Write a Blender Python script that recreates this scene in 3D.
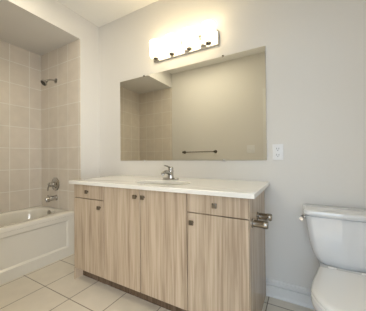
import bpy, bmesh, math, random
from mathutils import Vector, Matrix
from math import radians as R, sin, cos, pi

S = bpy.context.scene
for o in list(bpy.data.objects):
    bpy.data.objects.remove(o)
COL = S.collection

# ------------------------------------------------------------------ camera
cam = bpy.data.cameras.new('camera')
cam_o = bpy.data.objects.new('camera', cam)
COL.objects.link(cam_o)
YAW, PITCH, ROLL = R(29.137), R(0.628), R(-0.554)
fw = Vector((-sin(YAW) * cos(PITCH), cos(YAW) * cos(PITCH), sin(PITCH)))
rt = Vector((cos(YAW), sin(YAW), 0))
up = rt.cross(fw)
rt, up = rt * cos(ROLL) + up * sin(ROLL), up * cos(ROLL) - rt * sin(ROLL)
m = Matrix((rt, up, -fw)).transposed().to_4x4()
m.translation = Vector((2.101, -1.72, 1.047))
cam_o.matrix_world = m
cam.sensor_fit = 'HORIZONTAL'
cam.sensor_width = 36
cam.lens = 211.037 / 366 * 36
cam.clip_start = 0.02
S.camera = cam_o

# ------------------------------------------------------------------ world, light, exposure
SHADE_GLOW = 4.3
HALL_POWER = 21.0
FLANK_POWER = 108.0
ROOM_POWER = 7.4
w = bpy.data.worlds.new('daylight')
S.world = w
w.use_nodes = True
bg = w.node_tree.nodes['Background']
bg.inputs[0].default_value = (0.78, 0.88, 1.0, 1)
bg.inputs[1].default_value = 1.0
S.view_settings.view_transform = 'Standard'
S.view_settings.look = 'None'
S.view_settings.gamma = 1
S.view_settings.exposure = 0.44
S.view_settings.use_curve_mapping = False

def area(name, loc, rot, sx, sy, power, col):
    l = bpy.data.lights.new(name, 'AREA')
    l.shape = 'RECTANGLE'
    l.size, l.size_y, l.energy, l.color = sx, sy, power, col
    o = bpy.data.objects.new(name, l)
    o.location = loc
    o.rotation_euler = rot
    COL.objects.link(o)
    return o
# cool daylight through the doorway, from a light at an added hallway window
area('hall_daylight', (2.15, -4.02, 1.45), (R(90), 0, 0), 1.5, 1.7, HALL_POWER, (0.50, 0.74, 1.0))

# added fill light at an invented second hallway window, slanting through the doorway
area('flank_fill_light', (3.37, -2.62, 1.35), (0, R(90), 0), 1.7, 1.4, FLANK_POWER, (0.93, 0.97, 1.0))
# added soft fill just below the ceiling, out of frame, without a fixture
area('ceiling_fill_light', (0.72, -1.06, 2.60), (0, 0, 0), 1.0, .45, ROOM_POWER, (1.0, 0.90, 0.68))

# ------------------------------------------------------------------ materials
def new_mat(name):
    mt = bpy.data.materials.new(name)
    mt.use_nodes = True
    return mt, mt.node_tree.nodes, mt.node_tree.links, mt.node_tree.nodes['Principled BSDF']

def mat(name, col, rough=.5, metal=0., coat=0., noise=0., nscale=30., bump=0., spec=.5):
    mt, N, L, b = new_mat(name)
    b.inputs['Base Color'].default_value = (*col, 1)
    b.inputs['Roughness'].default_value = rough
    b.inputs['Metallic'].default_value = metal
    b.inputs['Coat Weight'].default_value = coat
    b.inputs['Coat Roughness'].default_value = .05
    b.inputs['Specular IOR Level'].default_value = spec
    tc = N.new('ShaderNodeTexCoord')
    nz = N.new('ShaderNodeTexNoise')
    nz.inputs['Scale'].default_value = nscale
    nz.inputs['Detail'].default_value = 4
    L.new(tc.outputs['Object'], nz.inputs['Vector'])
    if noise:
        mx = N.new('ShaderNodeMix')
        mx.data_type = 'RGBA'
        mx.inputs['A'].default_value = (*[c * (1 - noise) for c in col], 1)
        mx.inputs['B'].default_value = (*[min(1, c * (1 + noise)) for c in col], 1)
        L.new(nz.outputs['Fac'], mx.inputs['Factor'])
        L.new(mx.outputs['Result'], b.inputs['Base Color'])
    if bump:
        bp = N.new('ShaderNodeBump')
        bp.inputs['Strength'].default_value = bump
        bp.inputs['Distance'].default_value = .002
        L.new(nz.outputs['Fac'], bp.inputs['Height'])
        L.new(bp.outputs['Normal'], b.inputs['Normal'])
    return mt

def tile_mat(name, axes, size, offs, mortar, cols, grout, rough, spec=.5):
    mt, N, L, b = new_mat(name)
    tc = N.new('ShaderNodeTexCoord')
    sp = N.new('ShaderNodeSeparateXYZ')
    cb = N.new('ShaderNodeCombineXYZ')
    mp = N.new('ShaderNodeMapping')
    br = N.new('ShaderNodeTexBrick')
    L.new(tc.outputs['Object'], sp.inputs[0])
    L.new(sp.outputs[axes[0]], cb.inputs['X'])
    L.new(sp.outputs[axes[1]], cb.inputs['Y'])
    L.new(cb.outputs[0], mp.inputs['Vector'])
    mp.inputs['Location'].default_value = (-offs[0], -offs[1], 0)
    L.new(mp.outputs[0], br.inputs['Vector'])
    br.offset = 0
    br.offset_frequency = 2
    br.squash = 1
    br.inputs['Scale'].default_value = 1
    br.inputs['Brick Width'].default_value = size[0]
    br.inputs['Row Height'].default_value = size[1]
    br.inputs['Mortar Size'].default_value = mortar
    br.inputs['Mortar Smooth'].default_value = .2
    br.inputs['Color1'].default_value = (*cols[0], 1)
    br.inputs['Color2'].default_value = (*cols[1], 1)
    br.inputs['Mortar'].default_value = (*grout, 1)
    nz = N.new('ShaderNodeTexNoise')
    nz.inputs['Scale'].default_value = 9
    nz.inputs['Detail'].default_value = 5
    L.new(tc.outputs['Object'], nz.inputs['Vector'])
    mx = N.new('ShaderNodeMix')
    mx.data_type = 'RGBA'
    mx.blend_type = 'MULTIPLY'
    mx.inputs['Factor'].default_value = 1
    rp = N.new('ShaderNodeValToRGB')
    rp.color_ramp.elements[0].position = .3
    rp.color_ramp.elements[0].color = (.93, .93, .93, 1)
    rp.color_ramp.elements[1].position = .7
    rp.color_ramp.elements[1].color = (1, 1, 1, 1)
    L.new(nz.outputs['Fac'], rp.inputs[0])
    L.new(br.outputs['Color'], mx.inputs['A'])
    L.new(rp.outputs['Color'], mx.inputs['B'])
    L.new(mx.outputs['Result'], b.inputs['Base Color'])
    b.inputs['Roughness'].default_value = rough
    b.inputs['Specular IOR Level'].default_value = spec
    bp = N.new('ShaderNodeBump')
    bp.invert = True
    bp.inputs['Strength'].default_value = .5
    bp.inputs['Distance'].default_value = .002
    L.new(br.outputs['Fac'], bp.inputs['Height'])
    L.new(bp.outputs['Normal'], b.inputs['Normal'])
    return mt

def wood_mat(name, c_dark, c_mid, c_light):
    mt, N, L, b = new_mat(name)
    tc = N.new('ShaderNodeTexCoord')
    def nz(scale, vec, detail=3):
        mp = N.new('ShaderNodeMapping')
        mp.inputs['Scale'].default_value = vec
        L.new(tc.outputs['Object'], mp.inputs['Vector'])
        n = N.new('ShaderNodeTexNoise')
        n.inputs['Scale'].default_value = scale
        n.inputs['Detail'].default_value = detail
        n.inputs['Distortion'].default_value = .4
        L.new(mp.outputs[0], n.inputs['Vector'])
        return n
    a = nz(1, (18, 18, 1.0), 4)
    f = nz(1, (95, 95, 3.0), 3)
    mxf = N.new('ShaderNodeMath')
    mxf.operation = 'MULTIPLY_ADD'
    L.new(f.outputs['Fac'], mxf.inputs[0])
    mxf.inputs[1].default_value = .50
    mul = N.new('ShaderNodeMath')
    mul.operation = 'MULTIPLY'
    L.new(a.outputs['Fac'], mul.inputs[0])
    mul.inputs[1].default_value = .55
    L.new(mul.outputs[0], mxf.inputs[2])
    rp = N.new('ShaderNodeValToRGB')
    e = rp.color_ramp.elements
    e[0].position = .38
    e[0].color = (*c_dark, 1)
    e[1].position = .66
    e[1].color = (*c_light, 1)
    k = e.new(.52)
    k.color = (*c_mid, 1)
    L.new(mxf.outputs[0], rp.inputs[0])
    L.new(rp.outputs['Color'], b.inputs['Base Color'])
    b.inputs['Roughness'].default_value = .27
    bp = N.new('ShaderNodeBump')
    bp.inputs['Strength'].default_value = .12
    bp.inputs['Distance'].default_value = .001
    L.new(f.outputs['Fac'], bp.inputs['Height'])
    L.new(bp.outputs['Normal'], b.inputs['Normal'])
    return mt

M_WALL = mat('wall_paint', (.735, .715, .685), .7, noise=.01, nscale=60, bump=.03, spec=.25)
M_CEIL = mat('ceiling_paint', (.90, .885, .85), .8, noise=.01, nscale=80, bump=.04, spec=.2)
M_TRIM = mat('trim_white_paint', (.76, .75, .735), .35, noise=.01, nscale=40)
TC = ((.74, .675, .595), (.77, .70, .62))
M_TILE_L = tile_mat('wall_tile_side', ('Y', 'Z'), (.2, .2475), (-.59, .683), .0045, TC, (.87, .84, .78), .22)
M_TILE_E = tile_mat('wall_tile_end', ('X', 'Z'), (.1925, .2475), (-.602, .683), .0045, TC, (.87, .84, .78), .22)
M_FLOOR = tile_mat('floor_tile', ('X', 'Y'), (.3262, .325), (.248, -.100), .0037,
                   ((.80, .735, .63), (.775, .71, .605)), (.26, .21, .16), .33)
M_HALLF = mat('hall_floor_wood', (.42, .33, .24), .4, noise=.15, nscale=12)
M_WOOD = wood_mat('oak_laminate', (.40, .30, .215), (.55, .435, .32), (.65, .535, .41))
M_KICK = wood_mat('oak_laminate_shaded', (.10, .07, .045), (.15, .10, .065), (.20, .14, .095))  # oak darkened to stand for the shade inside the toe recess
M_TOP = mat('counter_quartz', (.89, .87, .82), .18, noise=.03, nscale=160, coat=.3)
M_PORC = mat('porcelain', (.70, .71, .725), .08, noise=.005, nscale=20, coat=.6)
M_SEAT = mat('seat_plastic', (.79, .79, .785), .16, noise=.005, nscale=20, coat=.3)
M_ACR = mat('tub_acrylic', (.80, .77, .70), .14, noise=.01, nscale=12, coat=.4)
M_CHROME = mat('chrome', (.48, .475, .465), .12, 1., noise=.02, nscale=20)
M_NICKEL = mat('brushed_nickel', (.34, .31, .27), .24, 1., noise=.06, nscale=120)
M_BRONZE = mat('dark_bronze', (.10, .085, .065), .3, 1., noise=.06, nscale=80)
M_DARK = mat('dark_rubber', (.03, .028, .026), .5, noise=.1)
M_MIRROR = mat('mirror_silver', (.86, .86, .81), .0, 1., noise=.004, nscale=3)
M_EDGE = mat('mirror_edge_glass', (.16, .20, .18), .15, noise=.05, nscale=40)
M_PLASTIC = mat('white_plastic', (.80, .80, .81), .3, noise=.01, nscale=50)
M_SLOT = mat('slot_dark', (.05, .05, .05), .5, noise=.1)
M_SINK = mat('sink_porcelain', (.72, .70, .62), .1, noise=.01, nscale=20, coat=.5)

def shade_mat():
    mt, N, L, b = new_mat('frosted_shade_glass')
    b.inputs['Base Color'].default_value = (.95, .93, .88, 1)
    b.inputs['Roughness'].default_value = .3
    b.inputs['Emission Color'].default_value = (1.0, .83, .53, 1)
    tc = N.new('ShaderNodeTexCoord')
    nz = N.new('ShaderNodeTexNoise')
    nz.inputs['Scale'].default_value = 30
    L.new(tc.outputs['Object'], nz.inputs['Vector'])
    mr = N.new('ShaderNodeMapRange')
    mr.inputs['To Min'].default_value = SHADE_GLOW * .95
    mr.inputs['To Max'].default_value = SHADE_GLOW * 1.05
    L.new(nz.outputs['Fac'], mr.inputs['Value'])
    L.new(mr.outputs[0], b.inputs['Emission Strength'])
    return mt
M_SHADE = shade_mat()

# ------------------------------------------------------------------ mesh helpers (world coordinates)
def bx(bm, a, b, bevel=0., seg=2, mi=0):
    x0, y0, z0 = [min(p, q) for p, q in zip(a, b)]
    x1, y1, z1 = [max(p, q) for p, q in zip(a, b)]
    vs = [bm.verts.new(p) for p in ((x0, y0, z0), (x1, y0, z0), (x1, y1, z0), (x0, y1, z0),
                                    (x0, y0, z1), (x1, y0, z1), (x1, y1, z1), (x0, y1, z1))]
    fs = [bm.faces.new([vs[i] for i in q]) for q in
          ((3, 2, 1, 0), (4, 5, 6, 7), (0, 1, 5, 4), (1, 2, 6, 5), (2, 3, 7, 6), (3, 0, 4, 7))]
    for f in fs:
        f.material_index = mi
    if bevel:
        es = list({e for f in fs for e in f.edges})
        bmesh.ops.bevel(bm, geom=es, offset=bevel, segments=seg, affect='EDGES', profile=.6)
    return fs

def loft(bm, rings, cap0=True, cap1=True, closed=True):
    vr = [[bm.verts.new(p) for p in r] for r in rings]
    n = len(vr[0])
    for a, b in zip(vr, vr[1:]):
        for i in range(n if closed else n - 1):
            j = (i + 1) % n
            bm.faces.new((a[i], a[j], b[j], b[i]))
    if cap0:
        bm.faces.new(vr[0][::-1])
    if cap1:
        bm.faces.new(vr[-1])
    return vr

def frame_axes(d):
    d = Vector(d).normalized()
    a = Vector((0, 0, 1)) if abs(d.z) < .9 else Vector((1, 0, 0))
    u = d.cross(a).normalized()
    return u, d.cross(u).normalized()

def lathe(bm, base, axis, prof, n=28):
    """prof = [(radius, distance along axis)]"""
    base, axis = Vector(base), Vector(axis).normalized()
    u, v = frame_axes(axis)
    rings = []
    for r, h in prof:
        r = max(r, .0004)
        rings.append([base + axis * h + (u * cos(2 * pi * i / n) + v * sin(2 * pi * i / n)) * r for i in range(n)])
    loft(bm, rings)

def tube(bm, pts, rad, n=16):
    pts = [Vector(p) for p in pts]
    if not hasattr(rad, '__len__'):
        rad = [rad] * len(pts)
    u = None
    rings = []
    for i, p in enumerate(pts):
        d = (pts[min(i + 1, len(pts) - 1)] - pts[max(i - 1, 0)]).normalized()
        if u is None:
            u, v = frame_axes(d)
        else:
            u = (u - d * u.dot(d)).normalized()
            v = d.cross(u)
        rings.append([p + (u * cos(2 * pi * k / n) + v * sin(2 * pi * k / n)) * rad[i] for k in range(n)])
    loft(bm, rings)

def bez(p0, p1, p2, n=10):
    p0, p1, p2 = Vector(p0), Vector(p1), Vector(p2)
    return [(1 - t) ** 2 * p0 + 2 * t * (1 - t) * p1 + t * t * p2 for t in [i / n for i in range(n + 1)]]

def sup(cx, cy, a, b, z, e=2.5, n=64):
    out = []
    for i in range(n):
        t = 2 * pi * i / n
        c, s = cos(t), sin(t)
        out.append((cx + a * abs(c) ** (2 / e) * (1 if c >= 0 else -1), cy + b * abs(s) ** (2 / e) * (1 if s >= 0 else -1), z))
    return out

def obj(name, bm, mats, parent=None, origin=None, smooth=True, angle=35):
    if parent is not None:
        org = Vector(parent['_o'])
    else:
        org = Vector(origin) if origin else Vector((0, 0, 0))
    bmesh.ops.recalc_face_normals(bm, faces=bm.faces)
    bmesh.ops.translate(bm, verts=bm.verts, vec=-org)
    me = bpy.data.meshes.new(name)
    bm.to_mesh(me)
    bm.free()
    for mt in (mats if isinstance(mats, (list, tuple)) else [mats]):
        me.materials.append(mt)
    if smooth:
        for p in me.polygons:
            p.use_smooth = True
        me.set_sharp_from_angle(angle=R(angle))
    o = bpy.data.objects.new(name, me)
    COL.objects.link(o)
    if parent is not None:
        o.parent = parent
    else:
        o.location = org
    o['_o'] = tuple(org)
    return o

def thing(name, label, cat, loc):
    o = bpy.data.objects.new(name, None)
    o.empty_display_size = .05
    COL.objects.link(o)
    o.location = loc
    o['_o'] = tuple(loc)
    o['label'] = label
    o['category'] = cat
    return o

def tag(o, label, cat):
    o['label'] = label
    o['category'] = cat
    return o

def struct(name, bm, mats, parent=None, **k):
    o = obj(name, bm, mats, parent, **k)
    if parent is None:
        o['kind'] = 'structure'
    return o

B = bmesh.new

# ------------------------------------------------------------------ the room
H, HS = 2.627, 2.365
XL, XR, YW, YF = -.772, 2.72, -.256, -1.65
DX0, DX1, DZ = 1.69, 2.45, 2.00      # doorway behind the camera
b = B(); bx(b, (XL - .12, YF - .14, -.06), (XR + .12, .12, 0)); struct('floor', b, M_FLOOR, smooth=False)
b = B(); bx(b, (XL - .12, YF - .14, H), (XR + .12, .12, H + .06)); struct('ceiling', b, M_CEIL, smooth=False)
b = B(); bx(b, (XL - .12, 0, 0), (XR + .12, .12, H)); struct('wall_back', b, M_WALL, smooth=False)
b = B(); bx(b, (XR, YF - .12, 0), (XR + .12, 0, H)); struct('wall_right', b, M_WALL, smooth=False)
b = B(); bx(b, (XL - .12, YF - .12, 0), (XL, 0, HS)); struct('wall_left', b, M_TILE_L, smooth=False)
# stub wall carrying the shower pipes, painted towards the room
b = B(); bx(b, (XL, YW + .01, 0), (0, 0, HS)); struct('wall_stub', b, M_WALL, smooth=False)
b = B(); bx(b, (XL, YW, 0), (0, YW + .01, HS)); struct('wall_stub_tiles', b, M_TILE_E, smooth=False)
b = B(); bx(b, (XL - .12, YF - .12, HS), (0, 0, H)); struct('wall_bulkhead', b, [M_WALL], smooth=False)
# front wall with the doorway
b = B()
bx(b, (XL, YF - .12, 0), (DX0 - .02, YF, H))
bx(b, (DX1 + .02, YF - .12, 0), (XR, YF, H))
bx(b, (DX0 - .02, YF - .12, DZ + .02), (DX1 + .02, YF, H))
struct('wall_front', b, M_WALL, smooth=False)
b = B(); bx(b, (XL, YF, 0), (0, YF + .01, HS)); struct('wall_front_tiles', b, M_TILE_E, smooth=False)
# door casing and jambs
b = B()
bx(b, (DX0 - .02, YF - .12, 0), (DX0, YF, DZ + .02))
bx(b, (DX1, YF - .12, 0), (DX1 + .02, YF, DZ + .02))
bx(b, (DX0, YF - .12, DZ), (DX1, YF, DZ + .02))
for s in (0, 1):
    ya, yb = ((YF, YF + .014), (YF - .134, YF - .12))[s]
    bx(b, (DX0 - .075, ya, 0), (DX0 - .006, yb, DZ + .075), .004)
    bx(b, (DX1 + .006, ya, 0), (DX1 + .075, yb, DZ + .075), .004)
    bx(b, (DX0 - .006, ya, DZ + .006), (DX1 + .006, yb, DZ + .075), .004)
struct('trim_1', b, M_TRIM)

# baseboards: profile swept along straight runs
BP = [(0, 0), (.018, 0), (.018, .012), (.015, .018), (.015, .082), (.003, .085), (.003, .098), (.017, .101), (.017, .113), (.010, .118), (.008, .124), (0, .126)]
def baseboard(name, p0, p1, nrm):
    b = B()
    rings = [[(p[0] + nrm[0] * d, p[1] + nrm[1] * d, z) for d, z in BP] for p in (p0, p1)]
    loft(b, rings)
    return struct(name, b, M_TRIM, angle=20)
baseboard('baseboard_back', (0, 0), (.356, 0), (0, -1))
baseboard('baseboard_back', (1.858, 0), (XR, 0), (0, -1))
baseboard('baseboard_left', (0, YW), (0, 0), (1, 0))
baseboard('baseboard_right', (XR, YF), (XR, 0), (-1, 0))
baseboard('baseboard_front', (0, YF), (DX0 - .076, YF), (0, 1))
baseboard('baseboard_front', (DX1 + .076, YF), (XR, YF), (0, 1))

# unseen hallway behind the doorway, with two windows added for the daylight
b = B(); bx(b, (.9, -4.1, -.06), (3.4, YF - .14, 0)); struct('floor_hall', b, M_HALLF, smooth=False)
b = B(); bx(b, (.9, -4.2, H), (3.4, YF - .14, H + .06)); struct('ceiling_hall', b, M_CEIL, smooth=False)
b = B(); bx(b, (.8, -4.2, 0), (.9, YF - .12, H)); struct('wall_hall_left', b, M_WALL, smooth=False)
b = B()
bx(b, (3.4, -4.2, 0), (3.5, -3.32, H)); bx(b, (3.4, -1.92, 0), (3.5, YF - .12, H))
bx(b, (3.4, -3.32, 0), (3.5, -1.92, .5)); bx(b, (3.4, -3.32, 2.2), (3.5, -1.92, H))
struct('wall_hall_right', b, M_WALL, smooth=False)
b = B()
for y0, y1, z0, z1 in ((-3.32, -3.26, .5, 2.2), (-1.98, -1.92, .5, 2.2), (-2.65, -2.59, .5, 2.2), (-3.32, -1.92, .5, .56), (-3.32, -1.92, 2.14, 2.2)):
    bx(b, (3.42, y0, z0), (3.48, y1, z1), .006)
struct('window_added_2', b, M_TRIM)  # frame of the added side window, around the flank fill
b = B()
bx(b, (.9, -4.2, 0), (1.35, -4.1, H)); bx(b, (2.95, -4.2, 0), (3.4, -4.1, H))
bx(b, (1.35, -4.2, 0), (2.95, -4.1, .55)); bx(b, (1.35, -4.2, 2.35), (2.95, -4.1, H))
struct('wall_hall_end', b, M_WALL, smooth=False)
b = B()
for x0, x1 in ((1.35, 1.41), (2.12, 2.18), (2.89, 2.95)):
    bx(b, (x0, -4.18, .55), (x1, -4.12, 2.35), .006)
for z0, z1 in ((.55, .61), (2.29, 2.35)):
    bx(b, (1.35, -4.18, z0), (2.95, -4.12, z1), .006)
struct('window_added_1', b, M_TRIM)  # frame of the added end window, around the hall light

# ------------------------------------------------------------------ vanity cabinet
VX0, VX1, VD, ZB, ZT = .358, 1.856, .567, .100, .832
van = thing('vanity_cabinet', 'long light oak vanity cabinet with doors and drawers under the white countertop', 'cabinet',
            ((VX0 + VX1) / 2, -.28, 0))
YB = -VD + .019                                   # back of the door fronts
b = B()
bx(b, (VX0, -.002, 0), (VX0 + .017, YB, ZT))
bx(b, (VX0, YB, 0), (VX0 + .016, -VD + .0, ZB - .001))
bx(b, (VX1 - .017, -.002, 0), (VX1, YB, ZT))
bx(b, (VX1 - .016, YB, 0), (VX1, -VD + .0, ZB - .001))
bx(b, (VX0 + .017, -.002, ZB), (VX1 - .017, YB, ZB + .017))
bx(b, (VX0 + .017, -.002, ZB), (VX1 - .017, -.008, ZT))
for k in (.733, 1.481):
    bx(b, (k - .008, -.008, ZB + .017), (k + .008, YB, ZT))
bx(b, (VX0 + .017, YB, ZT - .02), (.90, YB + .06, ZT))
bx(b, (1.43, YB, ZT - .02), (VX1 - .017, YB + .06, ZT))
obj('carcass', b, M_WOOD, van)
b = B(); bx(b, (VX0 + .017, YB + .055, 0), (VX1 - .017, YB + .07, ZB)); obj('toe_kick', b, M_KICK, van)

G = .0028
def front(name, x0, x1, z0, z1, kx, kz, gr=G):
    b = B()
    bx(b, (x0 + G, -VD, z0 + G), (x1 - gr, YB - .001, z1 - G), .0012, 1)
    d = obj(name, b, M_WOOD, van)
    b = B()
    lathe(b, (kx, -VD, kz), (0, -1, 0), [(.0085, 0), (.0085, .003), (.0055, .004), (.0055, .013)], 16)
    bx(b, (kx - .0145, -VD - .013, kz - .0145), (kx + .0145, -VD - .024, kz + .0145), .003)
    obj('knob', b, M_NICKEL, d)
    return d
ZD = .712
front('drawer', VX0, .733, ZD, ZT - .004, .5455, .772)
front('door', VX0, .733, ZB, ZD, .694, .655)
front('door', .733, 1.107, ZB, ZT - .004, 1.072, .775, .005)
front('door', 1.107, 1.481, ZB, ZT - .004, 1.142, .775)
front('door', 1.481, VX1, ZB, ZD, 1.519, .655)
front('drawer', 1.481, VX1, ZD, ZT - .004, 1.6685, .772)

# ------------------------------------------------------------------ countertop with oval cut-out
CX0, CX1, CY0, CY1, CZ0, CZ1 = .343, 1.892, -.604, -.001, .833, .860
SX, SY, SA, SB = 1.175, -.385, .225, .138
angs = sorted([2 * pi * i / 72 for i in range(72)] +
              [math.atan2(y - SY, x - SX) % (2 * pi) for x in (CX0, CX1) for y in (CY0, CY1)])
def rectpt(t, i):
    c, s = cos(t), sin(t)
    k = 1e9
    if c > 1e-9: k = min(k, (CX1 - i - SX) / c)
    if c < -1e-9: k = min(k, (CX0 + i - SX) / c)
    if s > 1e-9: k = min(k, (CY1 - i - SY) / s)
    if s < -1e-9: k = min(k, (CY0 + i - SY) / s)
    return SX + c * k, SY + s * k
def ellpt(t, g):
    # radial superellipse
    c, s = cos(t), sin(t)
    e = 2.3
    r = ((abs(c) / (SA + g)) ** e + (abs(s) / (SB + g)) ** e) ** (-1 / e)
    return SX + c * r, SY + s * r
b = B()
rings = []
for f, z in ((lambda t: ellpt(t, 0), CZ0), (lambda t: ellpt(t, 0), CZ1 - .003), (lambda t: ellpt(t, .003), CZ1),
             (lambda t: rectpt(t, .003), CZ1), (lambda t: rectpt(t, 0), CZ1 - .003), (lambda t: rectpt(t, 0), CZ0)):
    rings.append([(*f(t), z) for t in angs])
vr = loft(b, rings, False, False)
for i in range(len(angs)):
    j = (i + 1) % len(angs)
    b.faces.new((vr[-1][i], vr[-1][j], vr[0][j], vr[0][i]))
tag(obj('countertop', b, M_TOP, origin=((CX0 + CX1) / 2, -.3, CZ0), angle=25),
    'white stone countertop with an oval sink cut-out resting on the oak vanity', 'countertop')

# ------------------------------------------------------------------ undermount sink
snk = thing('sink', 'oval white basin sunk into the white vanity countertop below the faucet', 'sink', (SX, SY, .68))
def sring(g, z):
    return [(*ellpt(t, g), z) for t in angs]
b = B()
zt = CZ0 - .0015
rr = [sring(.010, zt), sring(-.001, zt), sring(-.006, zt - .02), sring(-.020, zt - .07), sring(-.045, zt - .11),
      sring(-.085, zt - .132), sring(-.115, zt - .136)]
out = [sring(-.105, zt - .146), sring(-.075, zt - .142), sring(-.035, zt - .118), sring(-.010, zt - .075),
       sring(.006, zt - .02), sring(.010, zt - .012)]
allr = rr + out
vr = loft(b, rr, False, True)
vr2 = loft(b, out, True, False)
for i in range(len(angs)):
    j = (i + 1) % len(angs)
    b.faces.new((vr2[-1][i], vr2[-1][j], vr[0][j], vr[0][i]))
obj('basin', b, M_SINK, snk, angle=50)
b = B(); lathe(b, (SX, SY, zt - .1355), (0, 0, 1), [(.024, 0), (.024, .002), (.019, .003), (.017, .001), (.015, .0025), (0, .004)]); obj('drain', b, M_CHROME, snk)

# ------------------------------------------------------------------ faucet
FX, FY, FZ = 1.110, -.165, CZ1 + .0006
fau = thing('faucet', 'chrome single-lever faucet standing on the countertop behind the oval basin', 'faucet', (FX, FY, FZ))
b = B()
loft(b, [sup(FX, FY, .080, .027, FZ, 3), sup(FX, FY, .080, .027, FZ + .006, 3), sup(FX, FY, .074, .022, FZ + .012, 3),
         sup(FX, FY, .035, .020, FZ + .015, 2.4)])
obj('base_plate', b, M_CHROME, fau)
b = B()
lathe(b, (FX, FY, FZ + .010), (0, 0, 1), [(.029, 0), (.028, .01), (.024, .03), (.023, .055), (.025, .062), (.024, .072), (.017, .082), (0, .085)])
obj('faucet_body', b, M_CHROME, fau)
b = B()
tube(b, bez((FX, FY - .005, FZ + .042), (FX, FY - .07, FZ + .088), (FX, FY - .125, FZ + .056), 10), [.017, .017, .0165, .016, .0155, .015, .0145, .014, .0135, .013, .0125])
lathe(b, (FX, FY - .118, FZ + .056), (0, -.15, -1), [(.0115, 0), (.0115, .014), (.009, .016)], 16)
obj('spout', b, M_CHROME, fau)
b = B()
pts = bez((FX, FY + .012, FZ + .086), (FX, FY - .02, FZ + .112), (FX, FY - .085, FZ + .122), 8)
rings = []
for i, p in enumerate(pts):
    t = i / 8
    hw, hh = .013 - .004 * t + .004 * t * t, .009 - .004 * t
    rings.append([(p.x + hw * cos(a), p.y, p.z + hh * sin(a)) for a in [2 * pi * k / 14 for k in range(14)]])
loft(b, rings)
lathe(b, (FX, FY, FZ + .088), (0, -.1, 1), [(.024, 0), (.025, .008), (.020, .018), (.008, .023)])
obj('lever', b, M_CHROME, fau)

# ------------------------------------------------------------------ mirror
MX0, MX1, MZ0, MZ1 = .350, 1.876, 1.023, 1.899
mir = thing('wall_mirror', 'wide frameless wall mirror hung above the vanity countertop', 'mirror', ((MX0 + MX1) / 2, 0, MZ0))
b = B()
fs = bx(b, (MX0, -.001, MZ0), (MX1, -.0065, MZ1), mi=1)
fs[2].material_index = 0
obj('mirror_glass', b, [M_MIRROR, M_EDGE], mir, smooth=False)
for cx in (.690, 1.540):
    for cz, s in ((MZ1, 1), (MZ0, -1)):
        b = B()
        bx(b, (cx - .008, -.001, cz + .0005 * s), (cx + .008, -.009, cz + .010 * s), .001, 1)
        bx(b, (cx - .008, -.0068, cz - .007 * s), (cx + .008, -.009, cz + .010 * s), .001, 1)
        obj('clip', b, M_PLASTIC if s < 0 else M_NICKEL, mir)

# ------------------------------------------------------------------ vanity light
LX0, LX1, LZ0, LZ1 = .835, 1.508, 2.003, 2.125
lig = thing('vanity_light', 'four-shade chrome bar light glowing on the wall above the mirror', 'light', ((LX0 + LX1) / 2, 0, LZ0))
b = B(); bx(b, (LX0, -.001, LZ0), (LX1, -.030, LZ1), .003); obj('back_plate', b, M_CHROME, lig)
LY = -.098
for k in range(4):
    sx = .912 + k * .1785
    b = B()
    lathe(b, (sx, -.030, LZ0 + .035), (0, -1, 0), [(.020, 0), (.020, .004), (.008, .006), (.008, .010)], 20)
    tube(b, bez((sx, -.038, LZ0 + .035), (sx, LY, LZ0 + .032), (sx, LY, LZ0 - .006), 8), .007, 12)
    lathe(b, (sx, LY, LZ0 - .028), (0, 0, 1), [(0, 0), (.008, .001), (.011, .005), (.010, .009), (.024, .011), (.026, .016), (.026, .0225)], 20)
    a = obj('arm', b, M_NICKEL, lig)
    b = B()
    z0 = LZ0 - .005
    ro = [(.020, 0), (.040, .002), (.052, .010), (.057, .024), (.058, .05), (.058, .150)]
    ri = [(.055, .150), (.055, .05), (.054, .026), (.048, .013), (.020, .005)]
    n = 32
    rings = [[(sx + r * cos(2 * pi * i / n), LY + r * sin(2 * pi * i / n), z0 + h) for i in range(n)] for r, h in ro + ri]
    loft(b, rings)
    obj('glass_shade', b, M_SHADE, lig, angle=60)

for k in range(3):
    sx = .984 + k * .1785
    b = B()
    lathe(b, (sx, -.030, LZ0 + .095), (0, -1, 0), [(.015, 0), (.015, .006), (.010, .011), (0, .013)], 16)
    obj('plate_screw', b, M_NICKEL, lig)

# ------------------------------------------------------------------ outlet and switch
out_ = thing('electrical_outlet', 'white double electrical outlet on the wall right of the mirror', 'outlet', (1.953, 0, 1.083))
b = B(); bx(b, (1.916, 0, 1.024), (1.990, -.006, 1.142), .003); obj('cover_plate', b, M_PLASTIC, out_)
for cz in (1.060, 1.106):
    b = B()
    bx(b, (1.936, -.0055, cz - .017), (1.970, -.0078, cz + .017), .002, 1)
    r = obj('receptacle', b, M_PLASTIC, out_)
    b = B()
    for dx, h in ((-.0075, .006), (.0075, .0055)):
        bx(b, (1.953 + dx - .0015, -.0075, cz + .003 - h), (1.953 + dx + .0015, -.0082, cz + .003 + h))
    lathe(b, (1.953, -.0075, cz - .010), (0, -1, 0), [(.0030, 0), (.0030, .0007)], 12)
    obj('socket_slots', b, M_SLOT, r, smooth=False)
sw = thing('light_switch', 'white double toggle light switch on the wall beside the doorway, seen in the mirror', 'switch', (1.430, YF, 1.172))
b = B(); bx(b, (1.370, YF, 1.112), (1.490, YF + .006, 1.232), .003); obj('cover_plate', b, M_PLASTIC, sw)
for dx in (-.023, .023):
    b = B(); bx(b, (1.430 + dx - .005, YF + .0055, 1.160), (1.430 + dx + .005, YF + .018, 1.176), .002, 1)
    obj('toggle', b, M_PLASTIC, sw)

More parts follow.
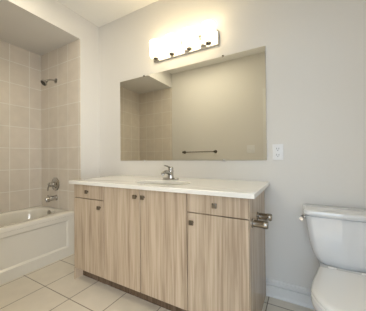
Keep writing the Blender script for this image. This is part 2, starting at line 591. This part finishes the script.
# ------------------------------------------------------------------ towel bar on the front wall (seen in the mirror)
tb = thing('towel_bar', 'brushed metal towel bar on the plain wall facing the mirror', 'towel bar', (.564, YF, 1.146))
for px in (.270, .858):
    b = B()
    lathe(b, (px, YF, 1.146), (0, 1, 0), [(.027, 0), (.027, .006), (.018, .012), (.013, .02), (.012, .045), (.017, .052), (.017, .074), (.012, .08)])
    obj('bar_post', b, M_BRONZE, tb)
b = B(); tube(b, [(.270, YF + .062, 1.146), (.858, YF + .062, 1.146)], .009); obj('bar', b, M_NICKEL, tb)

# ------------------------------------------------------------------ toilet paper holder
tp = thing('toilet_paper_holder', 'empty chrome toilet paper holder with two posts on the cabinet side', 'toilet paper holder', (VX1, -.40, .675))
for py in (-.488, -.322):
    b = B()
    lathe(b, (VX1, py, .675), (1, 0, 0), [(.025, 0), (.025, .006), (.020, .010), (.0200, .016), (.0205, .056), (.0225, .060), (.0225, .080), (.019, .086)])
    obj('post', b, M_NICKEL, tp)
b = B()
tube(b, [(VX1 + .068, -.488, .675), (VX1 + .068, -.41, .675)], .0085)
tube(b, [(VX1 + .068, -.412, .675), (VX1 + .068, -.322, .675)], .0075)
obj('roller', b, M_NICKEL, tp)

# ------------------------------------------------------------------ toilet
TX = 2.325
toi = thing('toilet', 'white two-piece toilet with lowered lid right of the vanity', 'toilet', (TX, -.35, 0))
def rrect(cx, y0, y1, hw, z, r, n=8, bow=0.):
    pts = []
    for (sx, sy), a0 in zip(((1, 1), (-1, 1), (-1, -1), (1, -1)), (0, 90, 180, 270)):
        cyy = (y1 - r) if sy > 0 else (y0 + r)
        for k in range(n + 1):
            a = R(a0 + 90 * k / n)
            x = cx + sx * (hw - r) + r * cos(a)
            y = cyy + r * sin(a)
            if sy < 0:
                y -= bow * (1 - ((x - cx) / hw) ** 2)
            pts.append((x, y, z))
    # subdivide the front edge for the bow
    i0 = 3 * (n + 1) - 1
    p, q = pts[i0], pts[i0 + 1]
    mid = []
    for k in range(1, 8):
        t = k / 8
        x = p[0] + (q[0] - p[0]) * t
        mid.append((x, (y0 - bow * (1 - ((x - cx) / hw) ** 2)), z))
    return pts[:i0 + 1] + mid + pts[i0 + 1:]
b = B()
prof = [(.398, .120, -.185), (.400, .128, -.195), (.412, .142, -.202), (.435, .156, -.206), (.47, .170, -.209), (.53, .184, -.212), (.60, .194, -.215), (.66, .2015, -.217), (.684, .204, -.218), (.6845, .198, -.212), (.6935, .198, -.212)]
loft(b, [rrect(TX, yf, -.020, hw, z, .035, bow=.014) for z, hw, yf in prof])
tank = obj('tank', b, M_PORC, toi, angle=40)
b = B()
loft(b, [rrect(TX, -.228, -.016, .210, .692, .03, bow=.014), rrect(TX, -.232, -.014, .2155, .698, .03, bow=.014),
         rrect(TX, -.232, -.014, .2155, .712, .03, bow=.014), rrect(TX, -.229, -.016, .2125, .719, .028, bow=.014), rrect(TX, -.220, -.022, .204, .722, .022, bow=.014)])
obj('tank_lid', b, M_PORC, tank, angle=40)
b = B()
lx = TX - .2005
lathe(b, (lx + .004, -.175, .668), (-1, 0, 0), [(.014, 0), (.014, .006), (.009, .010), (.008, .02)], 20)
tube(b, bez((lx - .016, -.175, .668), (lx - .028, -.19, .670), (lx - .026, -.238, .668), 8), [.010, .0105, .0105, .010, .010, .010, .0105, .011, .0105], 14)
obj('flush_lever', b, M_CHROME, toi)

half = [(.135, -.236), (.148, -.29), (.165, -.37), (.180, -.44), (.1875, -.50), (.185, -.535), (.166, -.585), (.140, -.622), (.107, -.652), (.06, -.676), (0, -.684)]
def smooth_half(pts, n=4):
    out = []
    for i in range(len(pts) - 1):
        p0 = pts[max(i - 1, 0)]; p1 = pts[i]; p2 = pts[i + 1]
        p3 = pts[i + 2] if i + 2 < len(pts) else (-pts[-2][0], pts[-2][1])
        for k in range(n):
            t = k / n
            out.append(tuple(.5 * ((2 * p1[c]) + (-p0[c] + p2[c]) * t + (2 * p0[c] - 5 * p1[c] + 4 * p2[c] - p3[c]) * t * t + (-p0[c] + 3 * p1[c] - 3 * p2[c] + p3[c]) * t ** 3) for c in (0, 1)))
    out.append(pts[-1])
    return out
HS_ = smooth_half(half)
def bowl_ring(z, g=0., sc=(1, 1), back=None):
    cy = -.45
    pts = HS_ + [(-x, y) for x, y in HS_[-2::-1]]
    r = []
    for x, y in pts:
        v = Vector((x, y - cy))
        v = v * (1 + g / max(v.length, .05))
        r.append((TX + v.x * sc[0], cy + v.y * sc[1] if back is None else max(min(cy + v.y * sc[1], back), -1), z))
    return r
b = B()
loft(b, [bowl_ring(.388, -.006), bowl_ring(.3895, -.001), bowl_ring(.394, .0), bowl_ring(.401, -.002), bowl_ring(.4055, -.010), bowl_ring(.4075, -.035), bowl_ring(.4080, -.09)])
obj('seat_lid', b, M_SEAT, toi, angle=50)
b = B()
rr = [bowl_ring(.371, -.006), bowl_ring(.375, .001), bowl_ring(.382, .001), bowl_ring(.3865, -.004), bowl_ring(.387, -.055), bowl_ring(.371, -.060)]
vr = loft(b, rr, False, False)
for i in range(len(vr[0])):
    j = (i + 1) % len(vr[0])
    b.faces.new((vr[-1][i], vr[-1][j], vr[0][j], vr[0][i]))
obj('seat', b, M_SEAT, toi, angle=50)
# bowl and pedestal
b = B()
def foot(z, hw, y0, y1, e=2.6):
    pts = []
    n = len(HS_) * 2 - 1
    cy, hb = (y0 + y1) / 2, (y1 - y0) / 2
    for i in range(n):
        t = R(62) - R(304) * i / (n - 1)
        c, s = cos(t), sin(t)
        pts.append((TX + hw * abs(c) ** (2 / e) * (1 if c >= 0 else -1), cy + hb * abs(s) ** (2 / e) * (1 if s >= 0 else -1), z))
    return pts
def mixr(A, Bq, t, z):
    return [(p[0] * (1 - t) + q[0] * t, p[1] * (1 - t) + q[1] * t, z) for p, q in zip(A, Bq)]
top = bowl_ring(.366, -.004)
ft = foot(0, .115, -.59, -.10)
loft(b, [bowl_ring(.3695, -.045), bowl_ring(.3695, -.010), top, mixr(bowl_ring(0, .001), ft, .0, .350), mixr(bowl_ring(0, -.004), ft, .03, .325), mixr(bowl_ring(0, -.012), ft, .15, .28),
         mixr(bowl_ring(0, -.03), ft, .42, .22), mixr(bowl_ring(0, -.045), ft, .72, .16), mixr(bowl_ring(0, -.05), ft, .92, .10), ft_ := [(x, y, .05) for x, y, z in foot(0, .112, -.58, -.10)],
         [(x, y, .018) for x, y, z in foot(0, .118, -.59, -.09)], [(x, y, 0) for x, y, z in foot(0, .120, -.595, -.085)]])
# shelf that carries the tank
loft(b, [rrect(TX, -.30, -.035, .095, .22, .04), rrect(TX, -.30, -.030, .12, .30, .04), rrect(TX, -.29, -.028, .132, .36, .04), rrect(TX, -.285, -.028, .132, .3985, .04)])
obj('bowl', b, M_PORC, toi, angle=50)
for s in (-1, 1):
    b = B()
    lathe(b, (TX + s * .075 - .02, -.243, .402), (1, 0, 0), [(.009, 0), (.011, .003), (.011, .037), (.009, .04)], 16)
    obj('hinge', b, M_SEAT, toi)
    b = B()
    lathe(b, (TX + s * .128, -.33, 0), (0, 0, 1), [(.014, 0), (.014, .008), (.009, .016), (0, .018)], 16)
    obj('bolt_cap', b, M_SEAT, toi)

# ------------------------------------------------------------------ bathtub
UX0, UX1, UY0, UY1, UZ = XL + .001, -.099, YF + .011, YW - .001, .468
tub = thing('bathtub', 'white alcove bathtub with panelled apron between the tiled walls', 'bathtub', ((UX0 + UX1) / 2, (UY0 + UY1) / 2, 0))
ucx, ucy = (UX0 + UX1) / 2 - .008, (UY0 + UY1) / 2
ang = sorted(set([round(2 * pi * i / 96, 6) for i in range(96)] + [round(math.atan2(y - ucy, x - ucx) % (2 * pi), 6) for x in (UX0, UX1) for y in (UY0, UY1)]))
def trect(i, z):
    o = []
    for t in ang:
        c, s = cos(t), sin(t)
        k = 1e9
        if c > 1e-9: k = min(k, (UX1 - i - ucx) / c)
        if c < -1e-9: k = min(k, (UX0 + i - ucx) / c)
        if s > 1e-9: k = min(k, (UY1 - i - ucy) / s)
        if s < -1e-9: k = min(k, (UY0 + i - ucy) / s)
        o.append((ucx + c * k, ucy + s * k, z))
    return o
def tin(a, bb, z, e=3.2, dy=0.):
    o = []
    for t in ang:
        c, s = cos(t), sin(t)
        r = ((abs(c) / a) ** e + (abs(s) / bb) ** e) ** (-1 / e)
        o.append((ucx + c * r, ucy + dy + s * r, z))
    return o
b = B()
loft(b, [trect(.012, UZ - .045), trect(0, UZ - .04), trect(0, UZ - .014), trect(.004, UZ - .004), trect(.014, UZ), tin(.272, .632, UZ), tin(.262, .622, UZ - .005), tin(.254, .614, UZ - .02),
         tin(.240, .590, UZ - .12), tin(.222, .555, UZ - .24, dy=.01), tin(.195, .51, UZ - .32, dy=.015), tin(.14, .43, UZ - .352, dy=.02), tin(.05, .2, UZ - .358, dy=.02)], False, True)
obj('tub_basin', b, M_ACR, tub, angle=40)
b = B()
AX = UX1 - .004
PY0, PY1, PZ0, PZ1, AD = UY0 + .07, -.326, .097, .388, .014
bx(b, (AX - .03, UY0, 0), (AX, UY1, PZ0)); bx(b, (AX - .03, UY0, PZ1), (AX, UY1, UZ - .042))
bx(b, (AX - .03, UY0, PZ0), (AX, PY0, PZ1)); bx(b, (AX - .03, PY1, PZ0), (AX, UY1, PZ1))
def q(*p): b.faces.new([b.verts.new(v) for v in p])
i2, bw = AD, .016
O4 = [(PY0, PZ0), (PY1, PZ0), (PY1, PZ1), (PY0, PZ1)]
I4 = [(PY0 + bw, PZ0 + bw), (PY1 - bw, PZ0 + bw), (PY1 - bw, PZ1 - bw), (PY0 + bw, PZ1 - bw)]
bmesh.ops.remove_doubles(b, verts=b.verts, dist=1e-5)
loft(b, [[(AX, y, z) for y, z in O4], [(AX - AD, y, z) for y, z in I4]], False, True)
obj('apron', b, M_ACR, tub, smooth=False)
b = B()
lathe(b, (-.405, YW - .098, .428), (0, -1, -.18), [(.040, 0), (.040, .005), (.035, .009), (.012, .011), (.010, .016), (0, .017)])
obj('overflow_plate', b, M_CHROME, tub)

# ------------------------------------------------------------------ shower fittings on the end wall
SXc = -.450
sh = thing('shower', 'chrome shower head on a bent arm high on the tiled end wall', 'shower head', (SXc, YW, 1.983))
b = B(); lathe(b, (SXc, YW, 1.983), (0, -1, 0), [(.030, 0), (.030, .004), (.022, .010), (.012, .013)]); obj('flange', b, M_CHROME, sh)
b = B(); tube(b, bez((SXc, YW - .008, 1.983), (SXc, YW - .075, 1.983), (SXc, YW - .105, 1.952), 10), .0095); obj('arm', b, M_CHROME, sh)
b = B()
dv = Vector((0, -.72, -.69)).normalized()
p = Vector((SXc, YW - .098, 1.956))
lathe(b, p, dv, [(.012, 0), (.016, .008), (.013, .016), (.016, .022), (.034, .045), (.037, .052), (.037, .060), (.034, .062)])
hd = obj('spray_head', b, M_CHROME, sh)
b = B(); lathe(b, p + dv * .0615, dv, [(.031, 0), (.031, .002), (0, .0035)]); obj('spray_face', b, M_DARK, hd)

va = thing('shower_valve', 'round chrome shower valve with lever on the tiled wall above the tub spout', 'shower valve', (SXc - .01, YW, .748))
b = B(); lathe(b, (SXc - .01, YW, .748), (0, -1, 0), [(.080, 0), (.080, .004), (.074, .010), (.045, .016), (.034, .018), (.030, .022), (.028, .045), (.024, .05)]); obj('escutcheon', b, M_CHROME, va)
b = B()
lathe(b, (SXc - .01, YW - .048, .748), (0, -1, 0), [(.026, 0), (.027, .008), (.025, .028), (.018, .036), (0, .038)])
tube(b, bez((SXc - .014, YW - .068, .745), (SXc - .035, YW - .078, .725), (SXc - .048, YW - .070, .676), 8), [.011, .011, .0105, .010, .0095, .009, .0085, .008, .008])
obj('lever', b, M_CHROME, va)
sp = thing('tub_spout', 'chrome tub spout on the tiled end wall above the tub rim', 'tub spout', (SXc, YW, .582))
b = B(); lathe(b, (SXc, YW, .588), (0, -1, 0), [(.034, 0), (.034, .008), (.028, .014)]); obj('flange', b, M_CHROME, sp)
b = B()
tube(b, [(SXc, YW - .008, .588), (SXc, YW - .05, .588), (SXc, YW - .085, .586), (SXc, YW - .108, .582), (SXc, YW - .121, .576), (SXc, YW - .125, .573)], [.025, .027, .027, .026, .02, .008], 22)
lathe(b, (SXc, YW - .095, .575), (0, 0, -1), [(.02, 0), (.02, .022), (.017, .024), (.016, .018)], 20)
obj('spout_body', b, M_CHROME, sp)
b = B(); lathe(b, (SXc, YW - .095, .611), (0, 0, 1), [(.004, -.004), (.004, .01), (.007, .012), (.007, .018), (0, .02)], 14); obj('diverter_knob', b, M_CHROME, sp)

for o in S.objects:
    if '_o' in o.keys():
        del o['_o']
